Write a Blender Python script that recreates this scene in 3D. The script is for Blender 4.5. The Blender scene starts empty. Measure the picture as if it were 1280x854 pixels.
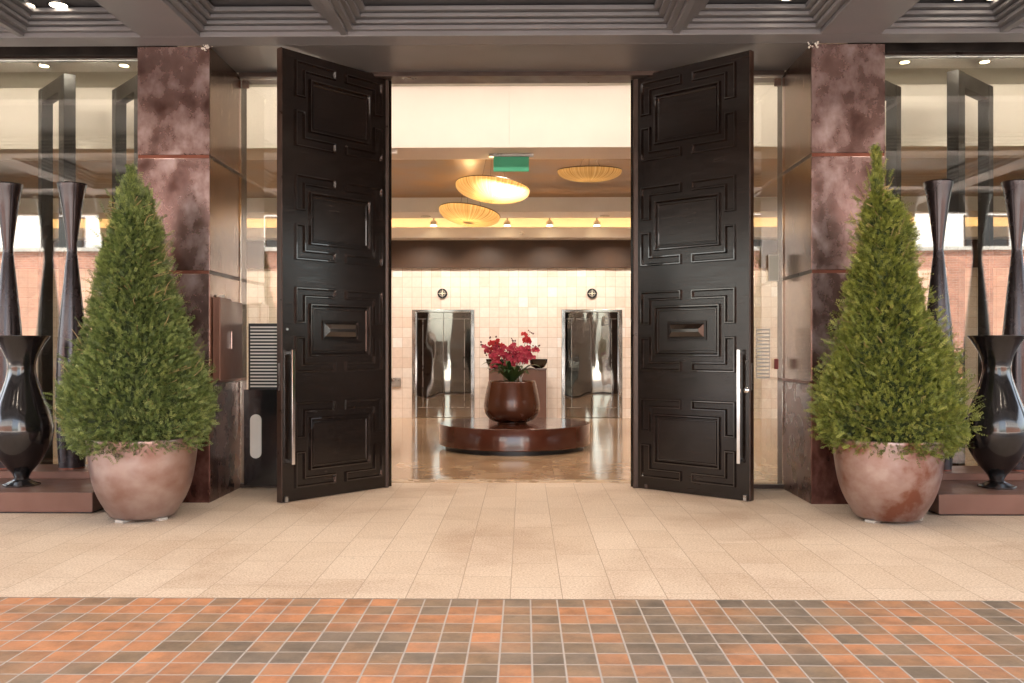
import bpy, math, random
from mathutils import Vector, Matrix
R = math.radians
C = bpy.context.scene.collection
sc = bpy.context.scene

# ------------------------------------------------------------------ camera model (measured)
FPX, EYE, CX, YAW, HZ = 1120.0, 1.36, 0.13, R(0.77), 435.0
def at(px, py, Y):
    """the point at depth Y that the photograph shows at px, py"""
    u = (px - 640.0) / FPX
    dx = -math.sin(YAW) + u * math.cos(YAW); dy = math.cos(YAW) + u * math.sin(YAW)
    t = Y / dy
    return Vector((CX + t * dx, Y, EYE - (py - HZ) / FPX * t))
def X(px, Y): return at(px, HZ, Y).x

# ------------------------------------------------------------------ mesh builder
class MB:
    def __init__(s): s.v = []; s.f = []
    def add(s, vs, fs):
        n = len(s.v); s.v += [tuple(p) for p in vs]; s.f += [tuple(i + n for i in f) for f in fs]; return s
    def box(s, x0, x1, y0, y1, z0, z1, M=None):
        vs = [Vector((x, y, z)) for x in (x0, x1) for y in (y0, y1) for z in (z0, z1)]
        if M: vs = [M @ p for p in vs]
        return s.add(vs, [(0, 1, 3, 2), (4, 6, 7, 5), (0, 4, 5, 1), (2, 3, 7, 6), (0, 2, 6, 4), (1, 5, 7, 3)])
    def lathe(s, prof, seg=48, c=(0, 0, 0), cap0=True, cap1=False, M=None, a0=0.0):
        vs = []; fs = []
        for r, z in prof:
            for k in range(seg):
                a = a0 + 2 * math.pi * k / seg
                p = Vector((r * math.cos(a), r * math.sin(a), z))
                if M: p = M @ p
                vs.append(p + Vector(c))
        for j in range(len(prof) - 1):
            for k in range(seg):
                a, b = j * seg + k, j * seg + (k + 1) % seg
                fs.append((a, b, b + seg, a + seg))
        if cap0: fs.append(tuple(range(seg))[::-1])
        if cap1: fs.append(tuple(range((len(prof) - 1) * seg, len(prof) * seg)))
        return s.add(vs, fs)
    def tube(s, pts, r, seg=8, r1=None):
        pts = [Vector(p) for p in pts]; vs = []; fs = []; n = len(pts)
        for i, p in enumerate(pts):
            d = (pts[min(i + 1, n - 1)] - pts[max(i - 1, 0)]).normalized()
            q = Vector((1, 0, 0)) if abs(d.x) < .8 else Vector((0, 0, 1))
            a = d.cross(q).normalized(); b = d.cross(a)
            rr = r if r1 is None else r + (r1 - r) * i / (n - 1)
            for k in range(seg):
                t = 2 * math.pi * k / seg
                vs.append(p + a * (rr * math.cos(t)) + b * (rr * math.sin(t)))
        for i in range(n - 1):
            for k in range(seg):
                a, b = i * seg + k, i * seg + (k + 1) % seg
                fs.append((a, b, b + seg, a + seg))
        fs.append(tuple(range(seg))[::-1]); fs.append(tuple(range((n - 1) * seg, n * seg)))
        return s.add(vs, fs)
    def build(s, name, mat, parent=None, smooth=False, bevel=0.0, loc=None, bseg=2):
        me = bpy.data.meshes.new(name); me.from_pydata(s.v, [], s.f); me.update()
        o = bpy.data.objects.new(name, me); C.objects.link(o)
        me.materials.append(mat)
        if smooth:
            me.polygons.foreach_set('use_smooth', [True] * len(me.polygons))
            if smooth != 'all':
                try: me.set_sharp_from_angle(angle=R(38))
                except Exception: pass
        if bevel:
            m = o.modifiers.new('bevel', 'BEVEL'); m.width = bevel; m.segments = bseg; m.limit_method = 'ANGLE'
        if loc: o.location = loc
        if parent: o.parent = parent
        return o

def tag(o, label, cat=None, group=None, kind=None):
    if label: o['label'] = label
    if cat: o['category'] = cat
    if group: o['group'] = group
    if kind: o['kind'] = kind
    return o
def thing(name, label, cat, loc=(0, 0, 0), rz=0.0, group=None):
    o = bpy.data.objects.new(name, None); C.objects.link(o); o.empty_display_size = .1
    o.location = loc; o.rotation_euler = (0, 0, rz)
    return tag(o, label, cat, group)
def struct(o): o['kind'] = 'structure'; return o
def dup(o, loc, rz=None, label=None, parent=None):
    c = o.copy(); C.objects.link(c)
    if parent: c.parent = parent
    if loc is not None: c.location = loc
    if rz is not None: c.rotation_euler = (0, 0, rz)
    if label: c['label'] = label
    for ch in list(o.children):
        if ch is not c: dup(ch, None, None, None, c)
    return c

# ------------------------------------------------------------------ materials
class NT:
    def __init__(s, name):
        s.m = bpy.data.materials.new(name); s.m.use_nodes = True
        s.t = s.m.node_tree; s.b = s.t.nodes['Principled BSDF']; s.out = s.t.nodes['Material Output']
    def n(s, typ, **kw):
        nd = s.t.nodes.new(typ)
        for k, v in kw.items():
            if k.startswith('_'): setattr(nd, k[1:], v)
            else: nd.inputs[k].default_value = v
        return nd
    def l(s, a, b): s.t.links.new(a, b)
    def co(s, scale=(1, 1, 1), kind='Object', rot=(0, 0, 0)):
        tc = s.n('ShaderNodeTexCoord'); mp = s.n('ShaderNodeMapping')
        mp.inputs['Scale'].default_value = scale; mp.inputs['Rotation'].default_value = rot
        s.l(tc.outputs[kind], mp.inputs['Vector']); return mp.outputs['Vector']
    def noise(s, vec, scale, detail=4, rough=.55, dist=0.0):
        nd = s.n('ShaderNodeTexNoise', Scale=scale, Detail=detail, Roughness=rough, Distortion=dist)
        s.l(vec, nd.inputs['Vector']); return nd.outputs['Fac']
    def ramp(s, fac, stops, interp='LINEAR'):
        r = s.n('ShaderNodeValToRGB'); cr = r.color_ramp; cr.interpolation = interp
        while len(cr.elements) < len(stops): cr.elements.new(.5)
        for e, (p, c) in zip(cr.elements, stops):
            e.position = p; e.color = (c[0], c[1], c[2], 1) if isinstance(c, (tuple, list)) else (c, c, c, 1)
        s.l(fac, r.inputs['Fac']); return r.outputs['Color']
    def mix(s, f, a, b, mode='MIX'):
        m = s.n('ShaderNodeMix', _data_type='RGBA', _blend_type=mode)
        for i, x in ((0, f), (6, a), (7, b)):
            if hasattr(x, 'default_value') and hasattr(x, 'is_linked'): s.l(x, m.inputs[i])
            elif isinstance(x, (tuple, list)): m.inputs[i].default_value = (x[0], x[1], x[2], 1)
            else: m.inputs[i].default_value = x
        return m.outputs[2]
    def math(s, op, a, b=None, c=None):
        m = s.n('ShaderNodeMath', _operation=op)
        for i, x in enumerate((a, b, c)):
            if x is None: continue
            if hasattr(x, 'default_value') and hasattr(x, 'is_linked'): s.l(x, m.inputs[i])
            else: m.inputs[i].default_value = x
        return m.outputs[0]
    def bump(s, h, strength=.3, dist=.01):
        b = s.n('ShaderNodeBump', Strength=strength, Distance=dist); s.l(h, b.inputs['Height'])
        s.l(b.outputs['Normal'], s.b.inputs['Normal']); return b
    def set(s, **kw):
        for k, v in kw.items():
            k = k.replace('_', ' ')
            if hasattr(v, 'is_linked'): s.l(v, s.b.inputs[k])
            elif isinstance(v, (tuple, list)): s.b.inputs[k].default_value = (v[0], v[1], v[2], 1)
            else: s.b.inputs[k].default_value = v
        return s

def simple(name, col, rough=.5, metal=0.0, var=.15, nscale=6, bump=.0, coat=0.0, rvar=.1):
    t = NT(name); v = t.co()
    f = t.noise(v, nscale, 6)
    lo = [c * (1 - var) for c in col]; hi = [min(1, c * (1 + var)) for c in col]
    t.set(Base_Color=t.ramp(f, [(.3, lo), (.7, hi)]), Metallic=metal, Roughness=t.ramp(f, [(.3, max(0, rough - rvar)), (.7, min(1, rough + rvar))]))
    if coat: t.set(Coat_Weight=coat, Coat_Roughness=.08)
    if bump: t.bump(t.noise(v, nscale * 12, 3), bump, .002)
    return t.m
def emit(name, col, strength):
    t = NT(name); t.set(Base_Color=(0, 0, 0), Emission_Color=col, Emission_Strength=strength); return t.m

M = {}
# paving ---------------------------------------------------------------------------------
def grid_mat(name, tw, th, joint, off, colf, joint_col, rough, bump=.4, x0=0.0, y0=0.0, kind='Object', axes='xy'):
    t = NT(name)
    tc = t.n('ShaderNodeTexCoord'); sp = t.n('ShaderNodeSeparateXYZ'); t.l(tc.outputs[kind], sp.inputs[0])
    ax = {'x': sp.outputs[0], 'y': sp.outputs[1], 'z': sp.outputs[2]}
    gx = t.math('DIVIDE', t.math('SUBTRACT', ax[axes[0]], x0), tw)
    gy = t.math('DIVIDE', t.math('SUBTRACT', ax[axes[1]], y0), th)
    ix = t.math('FLOOR', gx)
    if off == 'rand':
        w1 = t.n('ShaderNodeTexWhiteNoise', _noise_dimensions='1D'); t.l(ix, w1.inputs['W']); gy = t.math('ADD', gy, w1.outputs['Value'])
    elif off: gy = t.math('ADD', gy, t.math('MULTIPLY', t.math('FLOORED_MODULO', ix, 2.0), off))
    iy = t.math('FLOOR', gy)
    fx, fy = t.math('SUBTRACT', gx, ix), t.math('SUBTRACT', gy, iy)
    def edge(f, size): return t.math('MULTIPLY', t.math('MINIMUM', f, t.math('SUBTRACT', 1.0, f)), size)
    d = t.math('MINIMUM', edge(fx, tw), edge(fy, th))
    jm = t.n('ShaderNodeMapRange'); jm.inputs['From Min'].default_value = joint * .35; jm.inputs['From Max'].default_value = joint * .75
    t.l(d, jm.inputs['Value'])
    cb = t.n('ShaderNodeCombineXYZ'); t.l(ix, cb.inputs[0]); t.l(iy, cb.inputs[1])
    wn = t.n('ShaderNodeTexWhiteNoise', _noise_dimensions='3D'); t.l(cb.outputs[0], wn.inputs['Vector'])
    col = colf(t, wn, cb.outputs[0], tc.outputs[kind])
    t.set(Base_Color=t.mix(jm.outputs[0], joint_col, col), Roughness=rough if not callable(rough) else rough(t, wn, tc.outputs[kind], jm.outputs[0]))
    if bump:
        h = t.math('ADD', jm.outputs[0], t.math('MULTIPLY', t.noise(tc.outputs[kind], 160, 3), .06))
        t.bump(h, bump, .003)
    return t
def granite(t, wn, cell, v):
    sp = t.ramp(t.noise(v, 75, 5, .85), [(.34, (.32, .23, .165)), (.47, (.53, .415, .325)), (.54, (.63, .51, .415)), (.68, (.76, .67, .58))])
    tone = t.ramp(wn.outputs['Value'], [(0, (.93, .90, .86)), (.5, (.98, .97, .95)), (1, (1.04, 1.04, 1.03))])
    c = t.mix(1.0, sp, tone, 'MULTIPLY')
    dirt = t.ramp(t.noise(v, .9, 6, .65, .6), [(.34, (.80, .75, .72)), (.5, (.96, .95, .94)), (.62, (1, 1, 1))])
    c = t.mix(1.0, c, dirt, 'MULTIPLY')
    vo = t.n('ShaderNodeTexVoronoi', Scale=1.6, Randomness=1.0); t.l(v, vo.inputs['Vector'])
    gum = t.math('LESS_THAN', t.math('ADD', vo.outputs['Distance'], t.math('MULTIPLY', t.noise(v, 30, 2), .02)), .03)
    return t.mix(t.math('MULTIPLY', gum, .35), c, (.22, .17, .13))
M['granite'] = grid_mat('granite', .285, .57, .0045, 'rand', granite, (.34, .255, .19), .62, .35, x0=.055, y0=4.85).m
def quarry(t, wn, cell, v):
    # clusters of brighter orange tiles among brown and olive ones
    big = t.noise(v, .55, 2, .5); b2 = t.math('SUBTRACT', t.math('MULTIPLY', t.ramp(big, [(.40, 0.0), (.60, 1.0)]), .80), .36)
    sx = t.n('ShaderNodeSeparateXYZ'); t.l(v, sx.inputs[0])
    side = t.math('MULTIPLY', t.math('ABSOLUTE', t.math('ADD', sx.outputs[0], .8)), .17)
    k = t.math('SUBTRACT', t.math('ADD', wn.outputs['Value'], b2), t.math('SUBTRACT', side, .20))
    c = t.ramp(k, [(0, (.17, .130, .098)), (.2, (.22, .155, .105)), (.40, (.27, .165, .10)), (.56, (.33, .175, .095)), (.76, (.41, .180, .088)), (1, (.46, .205, .10))], 'LINEAR')
    sc_ = t.n('ShaderNodeVectorMath', _operation='MULTIPLY_ADD'); t.l(cell, sc_.inputs[0]); sc_.inputs[1].default_value = (3.71, 5.13, 0); t.l(v, sc_.inputs[2]); vc = sc_.outputs[0]
    n = t.ramp(t.noise(vc, 5, 5, .6), [(.33, (.62, .64, .66)), (.6, (1.12, 1.08, 1.04))])
    fl = t.ramp(t.noise(v, 60, 2, .6), [(.3, (.9, .9, .9)), (.7, (1.05, 1.05, 1.05))])
    c = t.mix(1.0, t.mix(1.0, c, n, 'MULTIPLY'), fl, 'MULTIPLY')
    fill = t.ramp(t.noise(v, 2.3, 6, .7), [(.42, 0.0), (.7, .24)])
    return t.mix(fill, c, (.34, .27, .23))
def qrough(t, wn, v, j): return t.ramp(t.noise(v, 5, 4), [(.3, .38), (.7, .6)])
M['quarry'] = grid_mat('quarry', .1425, .1425, .0080, 0, quarry, (.38, .33, .30), qrough, .5, x0=X(663, 4.86), y0=4.85).m
def stone_floor(t, wn, cell, v):
    c = t.ramp(t.noise(v, 2.2, 6, .6, .8), [(.3, (.26, .16, .095)), (.55, (.42, .28, .17)), (.75, (.52, .38, .25))])
    return t.mix(1.0, c, t.ramp(wn.outputs['Value'], [(0, (.85, .82, .8)), (1, (1.08, 1.06, 1.04))]), 'MULTIPLY')
M['stone_floor'] = grid_mat('stone_floor', .9, .9, .004, 0, stone_floor, (.12, .07, .04), .11, .03, x0=.45).m
def wall_tile(t, wn, cell, v):
    c = t.ramp(wn.outputs['Value'], [(0, (.78, .66, .58)), (.2, (.81, .72, .65)), (.8, (.84, .76, .70)), (.95, (.86, .80, .75)), (1, (.90, .89, .88))])
    return t.mix(1.0, c, t.ramp(t.noise(v, 14, 3), [(.3, (.93, .92, .91)), (.7, (1.04, 1.03, 1.02))]), 'MULTIPLY')
M['wall_tile'] = grid_mat('wall_tile', .187, .195, .005, 0, wall_tile, (.52, .38, .28), .22, .35, x0=.02, axes='xz').m
def bricks(t, wn, cell, v):
    return t.mix(1.0, t.ramp(wn.outputs['Value'], [(0, (.28, .10, .06)), (1, (.46, .19, .12))]), t.ramp(t.noise(v, 3, 4), [(.3, (.8, .8, .8)), (.7, (1.1, 1.1, 1.1))]), 'MULTIPLY')
M['brick'] = grid_mat('brick', .075, .225, .012, .5, bricks, (.45, .38, .32), .8, .4, axes='zx').m
M['brick_y'] = grid_mat('brick_y', .075, .225, .012, .5, bricks, (.45, .38, .32), .8, .4, axes='zy').m

# copper ----------------------------------------------------------------------------------
def copper(name, dark, mid, pale, metal=.8, r0=.22, r1=.5, sc_=(1, 1, 1), seed=0.0, pos=(.34, .5, .68)):
    t = NT(name)
    tc = t.n('ShaderNodeTexCoord'); oi = t.n('ShaderNodeObjectInfo')
    mp = t.n('ShaderNodeMapping'); mp.inputs['Scale'].default_value = sc_
    t.l(tc.outputs['Object'], mp.inputs['Vector'])
    ad = t.n('ShaderNodeVectorMath', _operation='ADD'); t.l(mp.outputs[0], ad.inputs[0])
    cb = t.n('ShaderNodeCombineXYZ'); rn = t.math('MULTIPLY', t.math('ADD', oi.outputs['Random'], seed), 37.0)
    t.l(rn, cb.inputs[0]); t.l(rn, cb.inputs[2]); t.l(cb.outputs[0], ad.inputs[1]); v = ad.outputs[0]
    f = t.noise(v, 4.6, 8, .58, .1)
    f2 = t.noise(v, 9, 4, .5, .2)
    f = t.math('ADD', t.math('MULTIPLY', f, .8), t.math('MULTIPLY', f2, .2))
    col = t.ramp(f, [(pos[0], dark), (pos[1], mid), (pos[2], pale)])
    t.set(Base_Color=col, Metallic=metal, Roughness=t.ramp(f, [(.35, r0), (.7, r1)]))
    t.bump(f2, .06, .01)
    return t.m
M['copper'] = copper('copper', (.125, .066, .055), (.235, .16, .15), (.43, .36, .36), r0=.2, r1=.38, sc_=(1.0, 1.0, .75), pos=(.34, .5, .68))
M['pot_copper'] = copper('pot_copper', (.34, .215, .19), (.41, .295, .27), (.50, .40, .38), metal=.85, r0=.28, r1=.4, sc_=(.7, .7, .9), pos=(.36, .5, .66))
M['pot_copper_rust'] = copper('pot_copper_rust', (.27, .115, .08), (.41, .285, .26), (.52, .42, .40), metal=.85, r0=.28, r1=.4, sc_=(.8, .8, .9), seed=3.0, pos=(.38, .5, .66))
def sheet():
    t = NT('bronze_sheet'); v = t.co((1, 30, 1.2)); f = t.noise(v, 2.5, 5, .6)
    w = t.co(); g = t.noise(w, 1.6, 4)
    t.set(Base_Color=t.mix(.5, t.ramp(f, [(.3, (.14, .080, .050)), (.7, (.32, .20, .13))]), t.ramp(g, [(.3, (.07, .04, .032)), (.7, (.22, .13, .10))])),
          Metallic=.9, Roughness=t.ramp(f, [(.3, .16), (.7, .28)]))
    t.bump(f, .03, .01); return t.m
M['sheet'] = sheet()
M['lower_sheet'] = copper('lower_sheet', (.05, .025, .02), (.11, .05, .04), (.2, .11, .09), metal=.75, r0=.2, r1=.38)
M['joint'] = simple('copper_joint', (.17, .065, .045), .4, .8)
M['cabinet'] = simple('cabinet_bronze', (.17, .085, .062), .42, .4, .12, 3)

def door_wood():
    t = NT('black_stained_wood'); v = t.co((1.2, 1.2, 18), 'Object'); g = t.noise(v, 3, 6, .65, .3)
    v2 = t.co(); h = t.noise(v2, 2.2, 4)
    t.set(Base_Color=t.ramp(t.math('ADD', t.math('MULTIPLY', g, .6), t.math('MULTIPLY', h, .4)), [(.3, (.005, .0035, .003)), (.6, (.014, .009, .007)), (.8, (.028, .018, .013))]),
          Roughness=t.ramp(g, [(.3, .15), (.7, .25)]), Specular_IOR_Level=.38)
    t.bump(g, .05, .004); return t.m
M['wood'] = door_wood()
_w = M['wood'].copy(); M['bead'] = _w; _w.name = 'polished_bead_wood'; _w.node_tree.nodes['Principled BSDF'].inputs['Coat Weight'].default_value = .8
M['edge'] = simple('door_edge_wood', (.035, .018, .012), .35, 0, .3, 8)
M['frame_dark'] = simple('dark_bronze_frame', (.05, .032, .026), .35, .5, .3, 5)
M['timber_frame'] = simple('dark_timber', (.022, .017, .015), .45, 0, .3, 5)
M['wing_header'] = simple('aged_dark_steel', (.030, .022, .019), .5, .3, .6, 4, .3)
M['steel'] = simple('polished_steel', (.72, .72, .72), .12, 1, .05, 4, rvar=.04)
M['plate'] = simple('brushed_plate', (.4, .38, .36), .3, 1)
M['lacquer'] = simple('black_lacquer', (.010, .009, .010), .16, 0, .3, 3, coat=.6, rvar=.05)
M['vase_black'] = simple('dark_pewter_lacquer', (.045, .038, .042), .26, .7, .3, 3, coat=.2, rvar=.06)
M['brown_plinth'] = simple('brown_painted_metal', (.16, .085, .065), .40, .2, .12, 3)
M['brown_gloss'] = simple('dark_brown_lacquer', (.075, .022, .012), .17, 0, .2, 3, coat=.5, rvar=.05)
M['brown_bowl'] = simple('brown_glazed_bowl', (.09, .03, .015), .24, .15, .2, 3, coat=.3, rvar=.05)
M['coffer'] = simple('grey_painted_timber', (.155, .156, .170), .48, 0, .1, 2, .15)
M['coffer_panel'] = simple('dark_grey_panel', (.06, .062, .072), .6, 0, .1, 2)
M['soffit'] = simple('dark_grey_soffit', (.115, .112, .118), .42, .0, .04, .6)
M['cream'] = simple('cream_plaster', (.80, .72, .66), .7, 0, .03, 2)
M['beige'] = simple('beige_plaster', (.55, .53, .47), .7, 0, .05, 2)
M['white'] = simple('white_paint', (.78, .74, .70), .5, 0, .04, 3)
M['gold_ceiling'] = simple('bronze_gold_ceiling', (.34, .20, .085), .38, .55, .3, 1.3)
M['brown_band'] = simple('brown_suede_wall', (.055, .027, .013), .55, .2, .4, 1.8)
M['sign_green'] = simple('green_sign', (.04, .36, .20), .4, 0, .06, 4)
M['black'] = simple('matt_black', (.012, .012, .013), .4)
M['red'] = simple('red_plastic', (.22, .03, .025), .35)
M['white_render'] = simple('white_render', (.75, .73, .70), .8, 0, .05, 1)
M['asphalt'] = simple('asphalt', (.09, .088, .085), .85, 0, .25, 30, .4)
M['concrete'] = simple('concrete', (.42, .39, .35), .8, 0, .12, 2)
M['terracotta'] = simple('terracotta', (.45, .19, .11), .7)
M['bark'] = simple('bark', (.11, .075, .05), .85, 0, .4, 20, .5)
M['twig'] = simple('straw_twig', (.36, .27, .13), .8, 0, .4, 20)
M['soil'] = simple('soil', (.05, .035, .025), .95, 0, .5, 30, .5)
M['moss'] = simple('yellow_moss', (.32, .18, .04), .9, 0, .5, 60, .6)
M['lamp_on'] = emit('lamp_glow', (1, .82, .62), 3)
M['lamp_warm'] = emit('lamp_warm_glow', (1, .74, .42), 3)
M['cove_strip'] = emit('cove_strip_glow', (1, .62, .24), 2.4)

def glass_mat():
    t = NT('pane_glass'); nt = t.t; nt.nodes.remove(t.b)
    tr = t.n('ShaderNodeBsdfTransparent'); tr.inputs[0].default_value = (.93, .95, .91, 1)
    gl = t.n('ShaderNodeBsdfGlossy'); gl.inputs['Roughness'].default_value = .015; gl.inputs['Color'].default_value = (1, 1, 1, 1)
    fr = t.n('ShaderNodeFresnel', IOR=1.62)
    v = t.co(); bp = t.n('ShaderNodeBump', Strength=.02, Distance=.05); t.l(t.noise(v, .9, 1), bp.inputs['Height']); t.l(bp.outputs[0], gl.inputs['Normal'])
    mx = t.n('ShaderNodeMixShader'); t.l(t.math('MINIMUM', t.math('MULTIPLY', fr.outputs[0], 2.3), .9), mx.inputs[0]); t.l(tr.outputs[0], mx.inputs[1]); t.l(gl.outputs[0], mx.inputs[2])
    t.l(mx.outputs[0], t.out.inputs['Surface']); return t.m
M['glass'] = glass_mat()
def mirror_steel():
    t = NT('wavy_mirror_steel'); v = t.co((1, 1, .35)); f = t.noise(v, 2.4, 1, .3, .3)
    t.set(Base_Color=(.46, .44, .43), Metallic=1.0, Roughness=.03); t.bump(f, .12, .05); return t.m
M['mirror'] = mirror_steel()
def leaf_mat(name, stops, trans=.25, rough=.45):
    t = NT(name)
    g = t.n('ShaderNodeNewGeometry'); v = t.co()
    rnd = g.outputs['Random Per Island']
    if name.startswith('yew'):
        at_ = t.n('ShaderNodeAttribute'); at_.attribute_name = 'tone'
        k = t.math('ADD', t.math('MULTIPLY', rnd, .16), t.math('ADD', t.math('MULTIPLY', at_.outputs['Fac'], .62), t.math('MULTIPLY', t.noise(v, 7, 4), .22)))
    else: k = t.math('ADD', t.math('MULTIPLY', rnd, .55), t.math('MULTIPLY', t.noise(v, 5, 4), .45))
    col = t.ramp(k, stops)
    t.set(Base_Color=col, Roughness=rough)
    tl = t.n('ShaderNodeBsdfTranslucent'); t.l(col, tl.inputs[0])
    mx = t.n('ShaderNodeMixShader'); mx.inputs[0].default_value = trans
    t.l(t.b.outputs[0], mx.inputs[1]); t.l(tl.outputs[0], mx.inputs[2]); t.l(mx.outputs[0], t.out.inputs['Surface'])
    return t.m
M['yew'] = leaf_mat('yew_needles', [(.15, (.040, .064, .022)), (.38, (.10, .145, .04)), (.58, (.19, .25, .075)), (.78, (.33, .39, .13)), (.97, (.48, .50, .20))])
M['yew2'] = leaf_mat('yew_needles_fresh', [(.15, (.045, .064, .014)), (.38, (.125, .16, .032)), (.58, (.24, .28, .055)), (.78, (.39, .42, .10)), (.97, (.56, .54, .18))])
M['orchid_leaf'] = leaf_mat('orchid_leaf', [(.2, (.018, .045, .016)), (.8, (.05, .10, .035))], .1, .3)
M['petal'] = leaf_mat('orchid_petal', [(.25, (.32, .015, .035)), (.5, (.52, .04, .09)), (.8, (.70, .12, .16))], .3)
M['petal_red'] = leaf_mat('orchid_petal_red', [(.25, (.40, .015, .02)), (.5, (.60, .03, .035)), (.8, (.72, .08, .07))], .3)
M['bud'] = simple('orchid_bud', (.10, .012, .02), .5)
M['twig_white'] = simple('white_twig', (.8, .76, .72), .6)
M['stem'] = simple('green_stem', (.07, .10, .04), .5)

def lamp_shade_mat():
    t = NT('lit_silk_shade')
    tc = t.n('ShaderNodeTexCoord'); sp = t.n('ShaderNodeSeparateXYZ'); t.l(tc.outputs['Object'], sp.inputs[0])
    ang = t.math('ARCTAN2', sp.outputs[1], sp.outputs[0])
    cb = t.n('ShaderNodeCombineXYZ'); t.l(t.math('MULTIPLY', ang, 7.0), cb.inputs[0])
    f = t.noise(cb.outputs[0], 2.2, 3, .7)
    col = t.ramp(f, [(.38, (.50, .24, .07)), (.5, (.85, .56, .24)), (.62, (1, .82, .48))])
    t.set(Base_Color=(.5, .32, .12), Roughness=.6, Emission_Color=col, Emission_Strength=.05)
    t.bump(f, .5, .01)
    tl = t.n('ShaderNodeBsdfTranslucent'); t.l(col, tl.inputs[0]); mx = t.n('ShaderNodeMixShader'); mx.inputs[0].default_value = .6
    t.l(t.b.outputs[0], mx.inputs[1]); t.l(tl.outputs[0], mx.inputs[2]); t.l(mx.outputs[0], t.out.inputs['Surface'])
    return t
M['shade'] = lamp_shade_mat().m
_t = lamp_shade_mat(); _t.b.inputs['Emission Strength'].default_value = .035; _t.m.name = 'dim_silk_shade'; M['shade_dim'] = _t.m

# ------------------------------------------------------------------ the ground
def sheet_obj(name, x0, x1, y0, y1, z, mat):
    o = MB().add([(x0, y0, z), (x1, y0, z), (x1, y1, z), (x0, y1, z)], [(0, 1, 2, 3)]).build(name, mat); return struct(o)
sheet_obj('ground', -300, 300, -300, 300, -.02, M['asphalt'])
sheet_obj('granite_pavement', -14, 14, 4.853, 9.02, .0, M['granite'])
sheet_obj('tiled_pavement', -14, 14, -2.2, 4.85, -.001, M['quarry'])
sheet_obj('forecourt_paving', -40, 40, -60, -2.2, -.004, M['concrete'])
sheet_obj('lobby_floor', -12, 12, 9.20, 18.0, .004, M['stone_floor'])
o = MB().box(-12, 12, 9.02, 9.20, -.01, .008).build('threshold', simple('threshold_stone', (.46, .33, .22), .3, 0, .15, 4)); struct(o)

# ------------------------------------------------------------------ canopy: coffered ceiling
ZB = 4.01
bm = MB()
XB = (2.63, 3.14)
for s in (-1, 1):
    a, b = sorted((s * XB[0], s * XB[1])); bm.box(a, b, .4, 7.6, ZB, 4.5)
    bm2 = None
bm.box(-12, 12, 7.6, 7.83, ZB, 4.5)
for y in (4.9, 2.2): bm.box(-12, 12, y, y + .3, ZB + .002, 4.5)
for x in (-10.4, -7.4, 7.1, 10.1): bm.box(x, x + .35, .4, 7.598, ZB + .004, 4.5)
bm.box(-12, 12, .2, .4, 3.9, 4.7)
for s in (-1, 1): 
    a, b = sorted((s * 12, s * 12.25)); bm.box(a, b, .2, 7.83, 3.9, 4.7)
o = struct(bm.build('canopy_beams', M['coffer'], bevel=.006))
# stepped mouldings of each bay
xs = [-12, -10.4, -7.4, -7.05, -4.17, -3.14]
bays = [(-7.05, -4.20), (-4.14, -3.14), (-2.63, -1.43), (-1.37, 1.385), (1.445, 2.63), (3.14, 4.14), (4.20, 7.1)]
st = MB(); ribs = MB(); pn = MB()
for (x0, x1) in bays:
    for (y0, y1) in ((5.2, 7.6), (2.5, 4.9), (.4, 2.2)):
        for k, (ins, z0, z1) in enumerate(((0.0, 4.050, 4.085), (.035, 4.092, 4.120), (.08, 4.128, 4.158), (.125, 4.166, 4.20))):
            w = ins + .055; e = .0015 * (k + 1)
            st.box(x0 + e, x1 - e, y1 - w, y1 - e, z0, z1); st.box(x0 + e, x1 - e, y0 + e, y0 + w, z0, z1)
            st.box(x0 + e, x0 + w, y0 + w, y1 - w, z0, z1); st.box(x1 - w, x1 - e, y0 + w, y1 - w, z0, z1)
for x in (-4.17, -1.40, 1.415, 4.17):
    for (y0, y1) in ((5.2, 7.6), (2.5, 4.9), (.4, 2.2)):
        ribs.box(x - .03, x + .03, y0 + .001, y1 - .001, 4.018, 4.22)
struct(st.build('coffer_mouldings', M['coffer'], bevel=.004))
struct(ribs.build('coffer_ribs', M['coffer'], bevel=.004))
pn.box(-12, 12, .4, 7.6, 4.215, 4.26)
struct(pn.build('canopy_ceiling', M['coffer_panel']))
struct(MB().box(-13, 13, .2, 18.4, 4.72, 5.0).build('roof', M['concrete']))
# soffit over the doors, wing headers
struct(MB().box(-2.70, 2.70, 7.832, 8.588, 4.0105, 4.5).build('soffit', M['soffit']))

# recessed and surface downlights of the canopy
def downlight(px, py, z, Y, label, r=.075, power=0, mat='lamp_on', grp='round downlights in the dark coffered canopy'):
    p = at(px, py, Y)
    t = thing('downlight', label, 'ceiling light', (p.x, Y, z), 0, grp)
    MB().lathe([(r + .018, .0), (r + .018, .02), (r, .02), (r, .0)], 32, cap0=False).build('trim_ring', M['steel'], t, True)
    MB().lathe([(r - .002, .012), (0.0005, .006)], 32, cap0=False).build('lens', M[mat], t, True)
    return t
zc = 4.195
for px, py, lab in ((32, 4, 'leftmost round downlight in the dark canopy at the top left corner'),
                    (73, 4, 'second round downlight from the left in the dark canopy'),
                    (247, 0, 'round downlight cut by the top edge above the left copper pillar'),
                    (985, -2, 'round downlight at the top edge above the right door leaf'),
                    (1202, -1, 'round canopy downlight right of the right copper pillar'),
                    (1243, -1, 'rightmost round downlight in the dark canopy')):
    Yd = FPX * (zc - EYE) / (HZ - py); downlight(px, py, zc, Yd, lab, .07)
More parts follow.
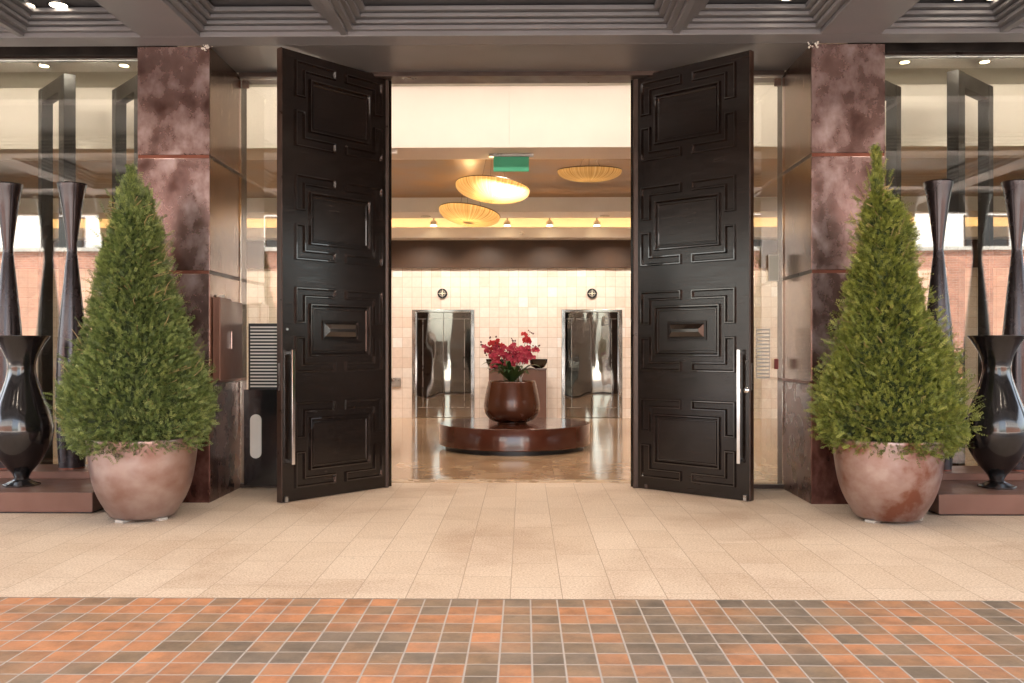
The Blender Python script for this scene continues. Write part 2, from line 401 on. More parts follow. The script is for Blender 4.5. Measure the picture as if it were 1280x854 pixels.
for px, lab in ((594, 'left rectangular flush light at the top edge above the doorway'), (676, 'right rectangular flush light at the top edge above the doorway')):
    Yd = FPX * (zc - EYE) / (HZ + 1); p = at(px, 0, Yd)
    t = thing('flush_light', lab, 'ceiling light', (p.x, Yd - .06, zc + .012), 0, 'rectangular lights over the doorway')
    MB().box(-.15, .15, -.075, .075, .0, .012).build('light_frame', M['white'], t)
    MB().box(-.13, .13, -.055, .055, -.004, -.001).build('diffuser', emit('flush_glow', (1, .9, .75), .25), t)

# ------------------------------------------------------------------ copper pillars
def pillar(side, label):
    s = -1 if side == 'l' else 1
    t = thing('copper_pillar', label, 'pillar', (s * 2.95, 8.25, 0), 0, 'copper clad pillars beside the doorway')
    xi, xo = s * (2.63 - 2.95), s * (3.27 - 2.95)         # inner and outer faces (local)
    a, b = sorted((xi, xo)); yf, yb = 7.83 - 8.25, 8.62 - 8.25
    MB().box(a + .012, b - .012, yf + .012, yb + .3, .0, 4.008).build('core', M['frame_dark'], t)
    zs = [0.0, 1.045, 2.02, 3.035, 4.005]
    for i in range(4):
        z0, z1 = zs[i] + (.0 if i == 0 else .022), zs[i + 1] - (.0 if i == 3 else .010)
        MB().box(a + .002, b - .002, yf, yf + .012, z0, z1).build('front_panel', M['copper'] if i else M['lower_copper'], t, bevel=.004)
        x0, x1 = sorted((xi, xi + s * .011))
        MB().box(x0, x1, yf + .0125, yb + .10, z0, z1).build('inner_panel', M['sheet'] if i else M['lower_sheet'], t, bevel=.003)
        x0, x1 = sorted((xo, xo - s * .011))
        MB().box(x0, x1, yf + .0125, yb + .28, z0, z1).build('outer_panel', M['sheet'], t, bevel=.003)
        if i < 3:
            MB().box(a + .006, b - .006, yf + .004, yf + .011, zs[i + 1] - .008, zs[i + 1] + .020).build('joint_strip', M['joint'], t)
    # ledge above the lowest panel
    x0, x1 = sorted((xi - s * .014, xi + s * .01))
    MB().box(x0, x1, yf + .01, yb + .06, 1.045, 1.068).build('ledge', M['joint'], t, bevel=.002)
    return t
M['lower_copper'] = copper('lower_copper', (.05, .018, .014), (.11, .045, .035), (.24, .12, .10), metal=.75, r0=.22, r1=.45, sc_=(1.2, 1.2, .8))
pillar('l', 'copper clad pillar left of the doorway, behind the left potted cone tree')
pillar('r', 'copper clad pillar right of the doorway, behind the right potted cone tree')
# patches of exposed rubble / rivets on the pillar heads
random.seed(4)
for s, lab in ((-1, 'crumbled white sealant on the top inner corner of the left pillar'), (1, 'crumbled pale sealant on the top inner corner of the right pillar')):
    m = MB()
    for k in range(26):
        x = s * (2.65 - random.uniform(-.03, .06)); y = 7.80 + random.uniform(-.02, .01); z = 4.0 + random.uniform(-.04, .035)
        r = random.uniform(.004, .011)
        m.lathe([(0.0005, -r), (r, -r * .2), (r * .7, r * .7), (0.0005, r)], 5, (x, y, z), cap0=False, M=Matrix.Rotation(random.uniform(0, 3), 3, 'X'))
    tag(m.build('sealant_crumbs', M['white']), lab, 'sealant', 'sealant crumbs on the pillar heads')

# cabinet on the left pillar's inner face
t = thing('metal_cabinet', 'flat brown metal cabinet mounted on the inner side of the left pillar', 'cabinet', (-2.63, 8.2, 1.07))
MB().box(.001, .07, -.30, .0, .0, .74).build('cabinet_door', M['cabinet'], t, bevel=.006)
MB().box(.001, .06, .006, .36, .0, .72).build('cabinet_door', M['cabinet'], t, bevel=.006)
MB().box(.071, .085, -.03, -.012, .28, .44).build('latch', M['steel'], t, bevel=.003)
MB().box(.02, .05, -.2, -.12, .741, .765).build('hinge_bracket', M['plate'], t, bevel=.003)

# ------------------------------------------------------------------ door frame + glazing
HT = 3.97
t = thing('door_frame', 'dark bronze frame running around the tall double doorway', 'door frame', (0, 8.72, 0))
MB().box(-2.62, 2.62, -.13, .13, HT, HT + .05).build('header', M['frame_dark'], t, bevel=.006)
for s in (-1, 1):
    a, b = sorted((s * 1.19, s * 1.29)); MB().box(a, b, -.02, .14, 0, HT - .001).build('jamb', M['frame_dark'], t, bevel=.005)
    a, b = sorted((s * 2.56, s * 2.62)); MB().box(a, b, -.015, .02, 3.90, HT - .001).build('corner_block', M['joint'], t)
tag(MB().box(-2.62, 2.62, 8.76, 8.95, 4.021, 4.6).build('lintel_wall', M['beige']), 'wall strip above the doorway behind the header', 'wall')

GY = 8.66
for s, lab in ((-1, 'narrow glass sidelight between left pillar and left door leaf'), (1, 'narrow glass sidelight between right pillar and right door leaf')):
    t = thing('glass_sidelight', lab, 'glass panel', (0, GY, 0), 0, 'glass sidelights')
    a, b = sorted((s * 1.292, s * 2.62)); MB().box(a, b, -.004, .004, .05, HT - .002).build('pane', M['glass'], t)
    MB().box(a, b, -.03, .03, .009, .048).build('bottom_rail', M['frame_dark'], t, bevel=.003)
    a, b = sorted((s * 1.97, s * 2.0)); 
# wing glazing
for s, lab in ((-1, 'large shop-front glass wall behind the tall vases on the left'), (1, 'large shop-front glass wall behind the tall vases on the right')):
    t = thing('glass_wall', lab, 'glass wall', (0, GY, 0), 0, 'glass walls beside the pillars')
    for x0, x1 in ((3.28, 7.3), (7.31, 11.9)):
        a, b = sorted((s * x0, s * x1)); MB().box(a, b, -.006, .006, .10, 4.158).build('pane', M['glass'], t)
    a, b = sorted((s * 3.28, s * 11.9)); MB().box(a, b, -.04, .04, .0, .098).build('bottom_rail', M['brown_plinth'], t, bevel=.004)
    MB().box(a, b, -.05, .06, 4.160, 4.185).build('top_rail', M['frame_dark'], t, bevel=.003)
    MB().box(a, b, -.03, .12, 4.187, 4.70).build('header_beam', M['wing_header'], t, bevel=.01)
    # narrow strip of glazing between pillar and wing is the pillar's depth itself
struct(MB().box(-12, -3.28, 7.832, 8.62, 4.42, 4.7).build('wing_soffit', M['wing_header']))
struct(MB().box(3.28, 12, 7.832, 8.62, 4.42, 4.7).build('wing_soffit', M['wing_header']))

# striped louvre panels and the black push panel on the sidelights
def stripes(px0, px1, py0, py1, n, back, lab, Y=8.625):
    p0, p1 = at(px0, py1, Y), at(px1, py0, Y)
    t = thing('louvre_panel', lab, 'louvre panel', (p0.x, Y, p0.z))
    w, h = p1.x - p0.x, p1.z - p0.z
    if back: MB().box(-.02, w, .006, .016, -.02, h + .02).build('backing_plate', M['black'], t)
    m = MB()
    for k in range(n):
        z = (k + .25) * h / n; m.box(0, w, -.004, .005, z, z + h / n * .45)
    m.build('white_slats', M['white'], t)
    for x in (0.0, w): MB().box(x - .003, x + .003, -.001, .0055, 0, h).build('side_rail', M['black'] if back else M['plate'], t)
stripes(313, 352, 407, 485, 19, True, 'black louvre panel with white horizontal slats beside the left door leaf')
stripes(946, 962, 410, 474, 14, False, 'white slatted strip on the glass right of the right door leaf')
p0, p1 = at(305, 604, 8.61), at(352, 487, 8.61)
t = thing('push_panel', 'glossy black kick panel with oval white handle plate beside left door leaf', 'panel', (p0.x, 8.61, 0))
MB().box(0, p1.x - p0.x, -.008, .012, .03, p1.z).build('kick_plate', M['lacquer'], t, bevel=.003)
m = MB(); q0, q1 = at(313, 573, 8.6), at(327, 518, 8.6); r = (q1.x - q0.x) / 2; cx_, z0, z1 = (q0.x + q1.x) / 2 - p0.x, q0.z + r, q1.z - r
ring = [(cx_ + r * math.cos(a), z1 + r * math.sin(a)) for a in [math.pi * k / 12 for k in range(13)]] + [(cx_ + r * math.cos(a), z0 + r * math.sin(a)) for a in [math.pi + math.pi * k / 12 for k in range(13)]]
n = len(ring); m.add([(x, -.022, z) for x, z in ring] + [(x, -.009, z) for x, z in ring], [tuple(range(n))] + [(k, (k + 1) % n, (k + 1) % n + n, k + n) for k in range(n)])
m.build('oval_handle_plate', M['white'], t)
p = at(970, 455, 8.62); tag(MB().box(-.02, .02, -.02, .0, -.05, .05).build('call_point', M['red'], bevel=.005, loc=p), 'small red call point on the right sidelight glass', 'call point')
p = at(967, 335, 8.62)
t = thing('notice_frame', 'small pale framed notice on the right sidelight glass', 'notice', p)
MB().box(-.045, .045, -.008, .0, -.12, .12).build('notice_card', M['beige'], t)
for a, b, c, d in ((-.05, .05, .12, .128), (-.05, .05, -.128, -.12), (-.05, -.044, -.12, .12), (.044, .05, -.12, .12)):
    MB().box(a, b, -.011, .0, c, d).build('notice_edge', M['white'], t)

# ------------------------------------------------------------------ the two door leaves
def moulding(mb, pts, s, y0, w=.020, h=.013):
    """bead of trapezoid section along a closed polygon pts (x, z) on the face y = y0"""
    n = len(pts); A = sum(pts[i][0] * pts[(i + 1) % n][1] - pts[(i + 1) % n][0] * pts[i][1] for i in range(n))
    if A < 0: pts = pts[::-1]
    def off(d):
        out = []
        for i in range(n):
            p0, p1, p2 = Vector(pts[i - 1]), Vector(pts[i]), Vector(pts[(i + 1) % n])
            e0, e1 = (p1 - p0).normalized(), (p2 - p1).normalized()
            n0, n1 = Vector((e0.y, -e0.x)), Vector((e1.y, -e1.x))
            out.append(p1 + (n0 + n1) / (1 + n0.dot(n1)) * d)
        return out
    rings = [(off(w / 2), 0.0), (off(w * .28), h), (off(-w * .10), h), (off(-w * .5), 0.0)]
    vs = []
    for ring, hh in rings:
        vs += [(q.x, y0 + s * hh, q.y) for q in ring]
    fs = []
    for j in range(3):
        for i in range(n):
            a, b = j * n + i, j * n + (i + 1) % n; fs.append((a, b, b + n, a + n))
    mb.add(vs, fs)
LW, LH, LT = 1.262, 3.985, .065
def leaf(side, label):
    s = 1 if side == 'l' else -1          # local y of the seen face
    if side == 'l': hx, hy, d = -1.19, 8.78, Vector((-.830, -.955))
    else: hx, hy, d = 1.19, 8.78, Vector((.965, -.825))
    t = thing('entrance_door', label, 'door', (hx, hy, .006), math.atan2(d.y, d.x), 'tall panelled entrance doors')
    fr = .03
    MB().box(0, LW - .012, -LT / 2, LT / 2, 0, LH).build('leaf', M['wood'], t, bevel=.004)
    MB().box(LW - .0115, LW, -LT / 2 - .001, LT / 2 + .001, .0, LH + .001).build('edge_strip', M['edge'], t, bevel=.002)
    cx, hw, hh, ch = .622, .488, .37, .085
    for face in (s, -s):
        y0 = face * LT / 2
        for i, zc_ in enumerate((.49, 1.515, 2.52, 3.53)):
            for sx in (-1, 1):
                for sz in (-1, 1):
                    gx, gz = .065, .07
                    P = [(hw, hh), (gx, hh), (gx, hh - ch * .82), (hw - ch, hh - ch * .82), (hw - ch, gz), (hw, gz)]
                    P = [(cx + sx * a, zc_ + sz * b) for a, b in P]
                    m = MB(); moulding(m, P, face, y0, .026, .022)
                    m.build('corner_moulding', M['bead'], t)
            iw, ih = .335, .225
            m = MB()
            rect = lambda a, b: [(cx - a, zc_ - b), (cx + a, zc_ - b), (cx + a, zc_ + b), (cx - a, zc_ + b)]
            moulding(m, rect(iw, ih), face, y0, .030, .026)
            moulding(m, rect(iw - .032, ih - .032), face, y0, .014, .009)
            m.build('centre_panel_moulding', M['bead'], t)
            if i == 2 - 0 and False: pass
            if i == 1:
                m = MB(); moulding(m, rect(.20, .082), face, y0, .018, .014); m.build('block_moulding', M['wood'], t)
                a, b, c, h = .185, .066, .145, .040
                m = MB(); m.add([(cx - a, y0, zc_ - b), (cx + a, y0, zc_ - b), (cx + a, y0, zc_ + b), (cx - a, y0, zc_ + b),
                                 (cx - c, y0 + face * h, zc_ - .014), (cx + c, y0 + face * h, zc_ - .014), (cx + c, y0 + face * h, zc_ + .014), (cx - c, y0 + face * h, zc_ + .014)],
                                [(0, 1, 5, 4), (1, 2, 6, 5), (2, 3, 7, 6), (3, 0, 4, 7), (4, 5, 6, 7)])
                m.build('hipped_block', M['bead'], t)
    # pull handle on the outer stile
    xh = LW - .085; yb = s * (LT / 2 + .055)
    hnd = MB().box(xh - .016, xh + .016, yb - .010, yb + .010, .33, 1.34).build('pull_handle', M['steel'], t, bevel=.003)
    for z in (.345, 1.30):
        MB().box(xh - .010, xh + .010, *sorted((s * LT / 2, yb - s * .011)), z, z + .025).build('standoff', M['steel'], hnd)
    if side == 'r':
        MB().lathe([(.026, 0), (.026, .012), (.018, .018), (.0005, .018)], 24, M=Matrix.Rotation(math.pi / 2, 3, 'X')).build('lock_cylinder', M['steel'], t, True, loc=(LW - .035, s * LT / 2, .98))
    else:
        MB().lathe([(.012, 0), (.012, .006), (.0005, .006)], 16, M=Matrix.Rotation(-math.pi / 2, 3, 'X')).build('lock_cylinder', M['plate'], t, True, loc=(LW - .06, s * LT / 2, 1.52))
    for z in (.25, 1.4, 2.6, 3.7):
        MB().tube([(-.004, -s * (LT / 2 + .006), z), (-.004, -s * (LT / 2 + .006), z + .12)], .012, 10).build('hinge', M['frame_dark'], t)
    for z in (1.1,):
        MB().box(LW - .0005, LW + .003, -.014, .014, z - .12, z + .12).build('lock_plate', M['plate'], t)
    MB().box(LW - .06, LW - .03, *sorted((s * (LT / 2 + .001), s * (LT / 2 + .02))), .0, .05).build('floor_bolt', M['plate'], t)
    return t
leaf('l', 'left leaf of the tall black wooden double door, swung open')
leaf('r', 'right leaf of the tall black wooden double door, with round lock by its handle')

# ------------------------------------------------------------------ lobby shell
struct(MB().box(-12, 12, 8.96, 9.80, 4.40, 4.6).build('vestibule_ceiling', M['white']))
struct(MB().box(-12, 12, 9.801, 10.5, 4.43, 4.6).build('vestibule_ceiling_recess', M['beige']))
bh = thing('ceiling_bulkhead', 'broad cream bulkhead wall hanging above the lobby entrance', 'bulkhead', (0, 10.5, 3.71))
MB().box(-12, -.05 + X(637, 10.5) + .047, 0, .66, 0, .72).build('bulkhead_panel', M['cream'], bh)
MB().box(X(637, 10.5) - .0015, 12, 0, .66, 0, .72).build('bulkhead_panel', M['cream'], bh)
struct(MB().box(-12, 12, 11.165, 15.5, 3.965, 4.3).build('lobby_ceiling', M['gold_ceiling']))
struct(MB().box(-12, 12, 15.5, 16.25, 3.715, 4.3).build('lobby_ceiling_soffit', M['white']))
struct(MB().box(-12, 12, 16.251, 17.29, 4.05, 4.3).build('cove_ceiling', M['white']))
cv = thing('cove_trough', 'lit cove trough running along the top of the elevator wall', 'cove light', (0, 16.8, 3.43))
MB().box(-12, 12, 0, .03, 0, .195).build('trough_lip', M['white'], cv, bevel=.004)
MB().box(-12, 12, .031, .49, 0, .03).build('trough_base', M['white'], cv)
MB().box(-12, 12, .08, .12, .04, .06).build('light_strip', M['cove_strip'], cv)
tag(MB().box(-12, 12, 17.22, 17.299, 2.90, 3.43).build('wall_band', M['brown_band']), 'dark brown band above the cream tiled elevator wall', 'wall band')
tw = thing('tiled_wall', 'cream square-tiled wall holding the two elevators', 'wall', (0, 17.3, 0))
EL = [(515, 593), (702, 778)]
ex = [(X(a, 17.3), X(b, 17.3)) for a, b in EL]; EH = 2.10
segs = [(-12, ex[0][0]), (ex[0][1], ex[1][0]), (ex[1][1], 12)]
for a, b in segs: MB().box(a, b, 0, .2, 0, EH).build('tiled_panel', M['wall_tile'], tw)
MB().box(-12, 12, 0, .2, EH + .0005, 2.8995).build('tiled_panel', M['wall_tile'], tw)
tag(MB().box(-12, 12, 17.5, 17.7, 0, 4.6).build('rear_wall', M['beige']), 'plain wall hidden behind the tiled elevator wall', 'wall')
MB().box(-12, 12, 17.30, 17.499, 2.901, 4.6).build('upper_wall', M['cream'], None).name = 'cove_wall'
tag(bpy.data.objects['cove_wall'], 'warm lit strip of wall above the cove trough', 'wall')
for s in (-1, 1):
    a, b = sorted((s * 12.0, s * 12.2))
    tag(MB().box(a, b, 7.9, 17.7, 0, 4.7).build('side_wall', M['beige']), 'plain %s end wall of the lobby, seen dimly through the glass' % ('left' if s < 0 else 'right'), 'wall')

# elevators
for i, (a, b) in enumerate(ex):
    t = thing('elevator', ('left' if i == 0 else 'right') + ' elevator with mirror polished doors, ' + ('left' if i == 0 else 'right') + ' of the flower bowl', 'elevator', ((a + b) / 2, 17.3, 0), 0, 'elevators in the tiled wall')
    w = (b - a) / 2
    for s in (-1, 1):
        q0, q1 = sorted((s * w, s * (w - .07))); MB().box(q0 + .001, q1 - .001, -.012, .12, .005, EH - .001).build('side_frame', M['steel'], t, bevel=.004)
        q0, q1 = sorted((s * .002, s * (w - .072)))
        d = MB().box(q0, q1, .10, .14, .008, EH - .05).build('door_panel', M['mirror'], t, bevel=.003)
        MB().box(q0 + .03, q1 - .03, .0975, .0995, .20, .206).build('inlay_line', M['plate'], d)
        MB().box(q0 + .03, q1 - .03, .0975, .0995, EH - .18, EH - .174).build('inlay_line', M['plate'], d)
        c = s * (w - .2); MB().box(c - .003, c + .003, .0975, .0995, .206, EH - .18).build('inlay_line', M['plate'], d)
    MB().box(-w + .071, w - .071, -.010, .12, EH - .048, EH - .001).build('head_frame', M['steel'], t, bevel=.004)
# round emblems above them
for i, px in enumerate((553, 740)):
    p = at(px, 367, 17.29)
    t = thing('floor_indicator', 'round black indicator with pale four-part star above the %s elevator' % ('left' if i == 0 else 'right'), 'indicator', p, 0, 'round indicators above the elevators')
    rot = Matrix.Rotation(math.pi / 2, 3, 'X')
    MB().lathe([(.095, 0), (.095, .02), (.0005, .02)], 32, M=rot).build('disc', M['black'], t)
    MB().lathe([(.062, .0), (.062, .026), (.045, .026), (.045, .0)], 32, M=rot, cap0=False).build('ring', M['plate'], t)
    m = MB()
    for k in range(4):
        a = k * math.pi / 2
        pts = [(0.09 * math.cos(a), .09 * math.sin(a)), (.02 * math.cos(a + .78), .02 * math.sin(a + .78)), (0, 0), (.02 * math.cos(a - .78), .02 * math.sin(a - .78))]
        m.add([(x, -.029, z) for x, z in pts], [(0, 1, 2, 3)])
    m.build('star', simple('pale_metal', (.7, .68, .55), .4, .3), t)
p = at(495, 478, 17.28); tag(MB().box(-.09, .09, -.01, .01, -.085, .085).build('call_plate', M['plate'], loc=p, bevel=.004), 'small square metal call plate on tiles left of left elevator', 'call plate')

# low plinth console and two bowls behind the flower bowl
p0, p1 = at(611, 524, 16.75), at(683, 461, 16.75)
cons = thing('console', 'plain brown box console standing behind the flower bowl', 'console', ((p0.x + p1.x) / 2, 16.95, .004))
w = (p1.x - p0.x) / 2
MB().box(-w, w, -.2, .2, .03, .95).build('console_body', M['brown_plinth'], cons, bevel=.004)
MB().box(-w - .006, w + .006, -.206, .206, .951, .975).build('console_top', M['brown_gloss'], cons, bevel=.003)
MB().box(-w + .03, w - .03, -.17, .17, .0, .029).build('console_base', M['black'], cons)
for i, px in enumerate((619, 673)):
    x = X(px, 16.9)
    m = MB().lathe([(.07, 0), (.13, .03), (.165, .10), (.175, .17), (.165, .17), (.15, .09), (.0005, .04)], 32)
    tag(m.build('bowl', M['lacquer'], smooth=True, loc=(x, 16.9, .980)), 'dark glossy bowl on the %s end of the console' % ('left' if i == 0 else 'right'), 'bowl', 'bowls on the console')

# round platform
pc = Vector((X(643, 12.22), 12.22, .004))
t = thing('round_platform', 'low round dark brown glossy platform in the lobby', 'platform', pc)
MB().lathe([(.94, 0), (.94, .055), (.90, .055)], 96).build('recessed_base', M['black'], t, True)
MB().lathe([(.96, .056), (1.015, .058), (1.022, .066), (1.022, .325), (1.014, .336), (.0005, .336)], 128).build('drum', M['brown_gloss'], t, True)
# bowl
bc = Vector((X(640, 12.22), 12.15, .341))
t = thing('flower_bowl', 'big rounded brown glazed bowl standing on the round platform', 'planter', bc)
prof = [(.20, .0), (.206, .008), (.20, .018), (.235, .026), (.285, .048), (.328, .085), (.358, .13), (.374, .18), (.379, .235), (.374, .30), (.360, .38), (.343, .46), (.327, .53), (.318, .565), (.306, .572), (.296, .56), (.30, .50)]
def smooth_prof(p, n=3):
    out = []
    for i in range(len(p) - 1):
        a, b = p[max(i - 1, 0)], p[i]; c, d = p[i + 1], p[min(i + 2, len(p) - 1)]
        for k in range(n):
            t_ = k / n
            out.append(tuple(.5 * (2 * b[j] + (c[j] - a[j]) * t_ + (2 * a[j] - 5 * b[j] + 4 * c[j] - d[j]) * t_ ** 2 + (3 * b[j] - a[j] - 3 * c[j] + d[j]) * t_ ** 3) for j in (0, 1)))
    out.append(p[-1]); return out
MB().lathe(smooth_prof(prof), 96).build('bowl_body', M['brown_bowl'], t, 'all')
MB().lathe([(.299, .53), (.2, .545), (.0005, .55)], 32, cap0=False).build('moss_top', M['moss'], t, True)

# orchids
random.seed(11)
ot = thing('orchid_arrangement', 'crimson and pink orchids with dark green leaves planted in the bowl', 'orchids', (bc.x, bc.y, bc.z + .55))
def orchid_flower(kind):
    m = MB(); r = .046
    for k, (a, ln, w) in enumerate(((90, 1.0, .55), (210, 1.0, .5), (330, 1.0, .5), (18, 1.05, .95), (162, 1.05, .95))):
        a = R(a); ca, sa = math.cos(a), math.sin(a)
        pts = [(0, 0, 0), (.45, w * .5, .12), (.85, w * .38, .08), (1, 0, -.04), (.85, -w * .38, .08), (.45, -w * .5, .12)]
        vs = [((x * ca - y * sa) * r * ln, -z * r, (x * sa + y * ca) * r * ln) for x, y, z in pts]
        m.add(vs, [(0, 1, 2, 3), (0, 3, 4, 5)])
    m.add([(-.2 * r, -.1 * r, -.05 * r), (.2 * r, -.1 * r, -.05 * r), (.25 * r, -.5 * r, -.45 * r), (-.25 * r, -.5 * r, -.45 * r), (0, -.65 * r, -.2 * r)], [(0, 1, 4), (1, 2, 4), (2, 3, 4), (3, 0, 4)])
    return m
f_pink = orchid_flower(0).build('flower', M['petal'], ot); f_red = orchid_flower(0).build('flower', M['petal_red'], ot)
bud0 = MB().lathe([(.0005, -.010), (.009, -.004), (.008, .005), (.0005, .014)], 8, cap0=False).build('bud', M['bud'], ot, True)
first = {id(f_pink): True, id(f_red): True, id(bud0): True}
def place(o, loc, rot, sc_=1.0):
    if first.get(id(o)): c = o; first[id(o)] = False
    else: c = o.copy(); C.objects.link(c); c.parent = ot
    c.location = loc; c.rotation_euler = rot; c.scale = (sc_,) * 3
    return c
# flower spikes: (base x, y), (tip x, z), reddish?
spikes = [((-.08, 0), (-.36, .50), 0), ((-.10, .05), (-.24, .58), 1), ((-.05, -.05), (-.17, .50), 0), ((0, .05), (-.05, .40), 0), ((.02, -.03), (.03, .55), 0),
          ((.05, .02), (.10, .44), 0), ((.08, 0), (.24, .66), 1), ((.10, .05), (.32, .48), 0), ((.06, -.06), (.20, .42), 0), ((-.1, -.02), (-.30, .36), 0), ((.03, .0), (.02, .36), 0)]
for (bx, by), (tx, tz), red in spikes:
    P = []
    dyv = random.uniform(-.10, .06)
    for k in range(9):
        u = k / 8; P.append(Vector((bx + (tx - bx) * u ** 1.6, by + dyv * u, tz * (u * 1.35 - .35 * u * u) - .0)))
    MB().tube(P, .005, 6, .0025).build('flower_stem', M['stem'], ot)
    nf = 9
    for k in range(nf):
        u = .60 + .36 * k / nf
        i = min(int(u * 8), 7); q = P[i].lerp(P[i + 1], u * 8 - i)
        off = Vector((random.uniform(-.06, .06), random.uniform(-.06, .02), random.uniform(-.05, .03)))
        src = f_red if (red and k > 3) else f_pink
        place(src, q + off, (random.uniform(-.5, .3), random.uniform(-.4, .4), random.uniform(-.9, .9)), random.uniform(.9, 1.25))
    for k in range(4):
        q = P[-1] + Vector((random.uniform(-.05, .05) + (tx * .10) * k / 3, random.uniform(-.03, .03), .012 * k + random.uniform(-.02, .02)))
        place(bud0, q, (0, random.uniform(-1, 1), 0), random.uniform(.9, 1.4))
for k in range(24):
    a = random.uniform(0, 2 * math.pi); ln = random.uniform(.26, .40); w = random.uniform(.026, .042); up = random.uniform(.12, .30)
    if k < 10: a = R(200 + k * 16 + random.uniform(-8, 8))
    m = MB(); n = 8; vs = []; fs = []
    d = Vector((math.cos(a), math.sin(a), 0)); sd = Vector((-d.y, d.x, 0))
    for i in range(n + 1):
        u = i / n; c = d * (.03 + ln * u) + Vector((0, 0, up * math.sin(u * 2.2) * 1.0)); ww = w * math.sin(math.pi * min(1, .12 + u * .88)) ** .7
        vs += [c - sd * ww + Vector((0, 0, ww * .35)), c, c + sd * ww + Vector((0, 0, ww * .35))]
    for i in range(n): fs += [(3 * i, 3 * i + 1, 3 * i + 4, 3 * i + 3), (3 * i + 1, 3 * i + 2, 3 * i + 5, 3 * i + 4)]
    m.add(vs, fs).build('orchid_leaf', M['orchid_leaf'], ot, 'all')
for k in range(12):
    x = random.uniform(-.08, .22); P = [Vector((x * .7, -.02, .0))]
    for i in range(5): P.append(P[-1] + Vector((random.uniform(-.025, .03), random.uniform(-.02, .01), .055)))
    MB().tube(P, .006, 5, .003).build('white_twig', M['twig_white'], ot)

# ------------------------------------------------------------------ hanging saucer lamps and lobby fittings
def saucer(px, py, Y, dia, tilt, yaw, label, mat, dim=False):
    p = at(px, py, Y)
    t = thing('saucer_lamp', label, 'pendant lamp', p, 0, 'gold saucer lamps under the lobby ceiling')
    r = dia / 2; dp = dia * .17
    rot = Matrix.Rotation(R(yaw), 3, 'Y') @ Matrix.Rotation(R(tilt), 3, 'X')
    pr = [(.02, -dp)] + [(r * math.sin(k / 12 * math.pi / 2) ** .9, -dp * math.cos(k / 12 * math.pi / 2) ** .8) for k in range(1, 13)]
    s_ = MB().lathe(pr, 72).build('lamp_shade', mat, t, 'all'); s_.rotation_euler = rot.to_euler()
    m = MB(); m.tube([Vector((r * math.cos(a), r * math.sin(a), 0)) for a in [2 * math.pi * k / 48 for k in range(49)]], .006, 6)
    rim = m.build('rim', M['frame_dark'], t); rim.rotation_euler = rot.to_euler()
    m = MB().lathe([(.04, -dp * .55), (.06, -dp * .3), (.03, 0), (.0005, .01)], 16, cap0=True)
    b_ = m.build('bulb_holder', M['plate'], t, True); b_.rotation_euler = rot.to_euler()
    H = 3.965 - p.z
    for k in range(3):
        a = 2 * math.pi * k / 3 + .4; e = rot @ Vector((r * .45 * math.cos(a), r * .45 * math.sin(a), 0))
        MB().tube([e, Vector((0.1 * math.cos(a), .1 * math.sin(a), H))], .0022, 5).build('cable', M['frame_dark'], t)
    L = bpy.data.lights.new('saucer_light', 'POINT'); L.energy = .6 if dim else 1.9; L.color = (1, .72, .36); L.shadow_soft_size = .08
    lo = bpy.data.objects.new('saucer_light', L); C.objects.link(lo); lo.location = p + Vector((0, 0, .03))
    return t
saucer(616, 234, 12.0, 1.0, -6, 6, 'largest glowing gold saucer lamp, upper of the left pair', M['shade'])
saucer(587, 266, 13.8, .95, -8, 8, 'glowing gold saucer lamp hanging lowest and leftmost', M['shade'])
saucer(737, 213, 12.3, .88, 4, 0, 'dim bronze-gold saucer lamp at upper right, seen from its side', M['shade_dim'], True)
p = at(639, 192, 10.85)
t = thing('exit_sign', 'blank green sign hanging under the cream bulkhead', 'sign', (p.x, 10.85, 3.71))
MB().box(-.27, .27, -.03, .03, -.035, -.002).build('mounting_rail', M['plate'], t, bevel=.002)
MB().box(-.215, .215, -.01, .01, -.215, -.036).build('sign_board', M['sign_green'], t, bevel=.003)
# spotlights in the cove
for i, px in enumerate((542, 634, 687, 746)):
    pos = at(px, 281, 16.55)
    nm = ('leftmost of the four spotlights in the lit cove', 'spotlight in the lit cove, second from left', 'spotlight in the lit cove, third from left', 'rightmost of the four spotlights in the lit cove')[i]
    t = thing('spotlight', nm, 'spotlight', (pos.x, 16.55, pos.z), 0, 'spotlights in the cove')
    MB().tube([(0, 0, .14), (0, 0, .03)], .016, 10).build('bracket', M['plate'], t)
    MB().lathe([(.05, -.02), (.07, -.01), (.066, .05), (.035, .08)], 20, cap1=True).build('lamp_body', M['steel'], t, True)
    MB().lathe([(.06, -.024), (.0005, -.026)], 20, cap0=False).build('lens', M['lamp_warm'], t)
# vestibule downlights
for px, lab in ((55, 'small recessed downlight behind the left glass, nearer the left edge'), (155, 'small recessed downlight behind the left glass, nearer the pillar'), (1131, 'small recessed downlight behind the right glass, nearer the pillar'), (1231, 'small recessed downlight behind the right glass, nearer the right edge')):
    Yd = 9.55; downlight(px, 80, 4.385, Yd, lab, .05, mat='lamp_warm', grp='small recessed downlights behind the glass')
for px, py, lab in ((532, 271, 'dark round ceiling speaker left of the lowest saucer lamp'), (756, 271, 'dark round ceiling speaker at right end of the pale soffit')):
    q = at(px, py, 16.0); tag(MB().lathe([(.09, 0), (.09, -.008), (.0005, -.01)], 24).build('ceiling_speaker', M['plate'], loc=(q.x, 16.0, 3.714)), lab, 'ceiling speaker', 'ceiling speakers')
q = at(589, 204, 12.2); tag(MB().lathe([(.14, 0), (.14, -.01), (.0005, -.012)], 32).build('ceiling_grille', M['plate'], loc=(q.x, 11.4, 3.963)), 'flat round grille in the gold ceiling left of green sign', 'ceiling grille')
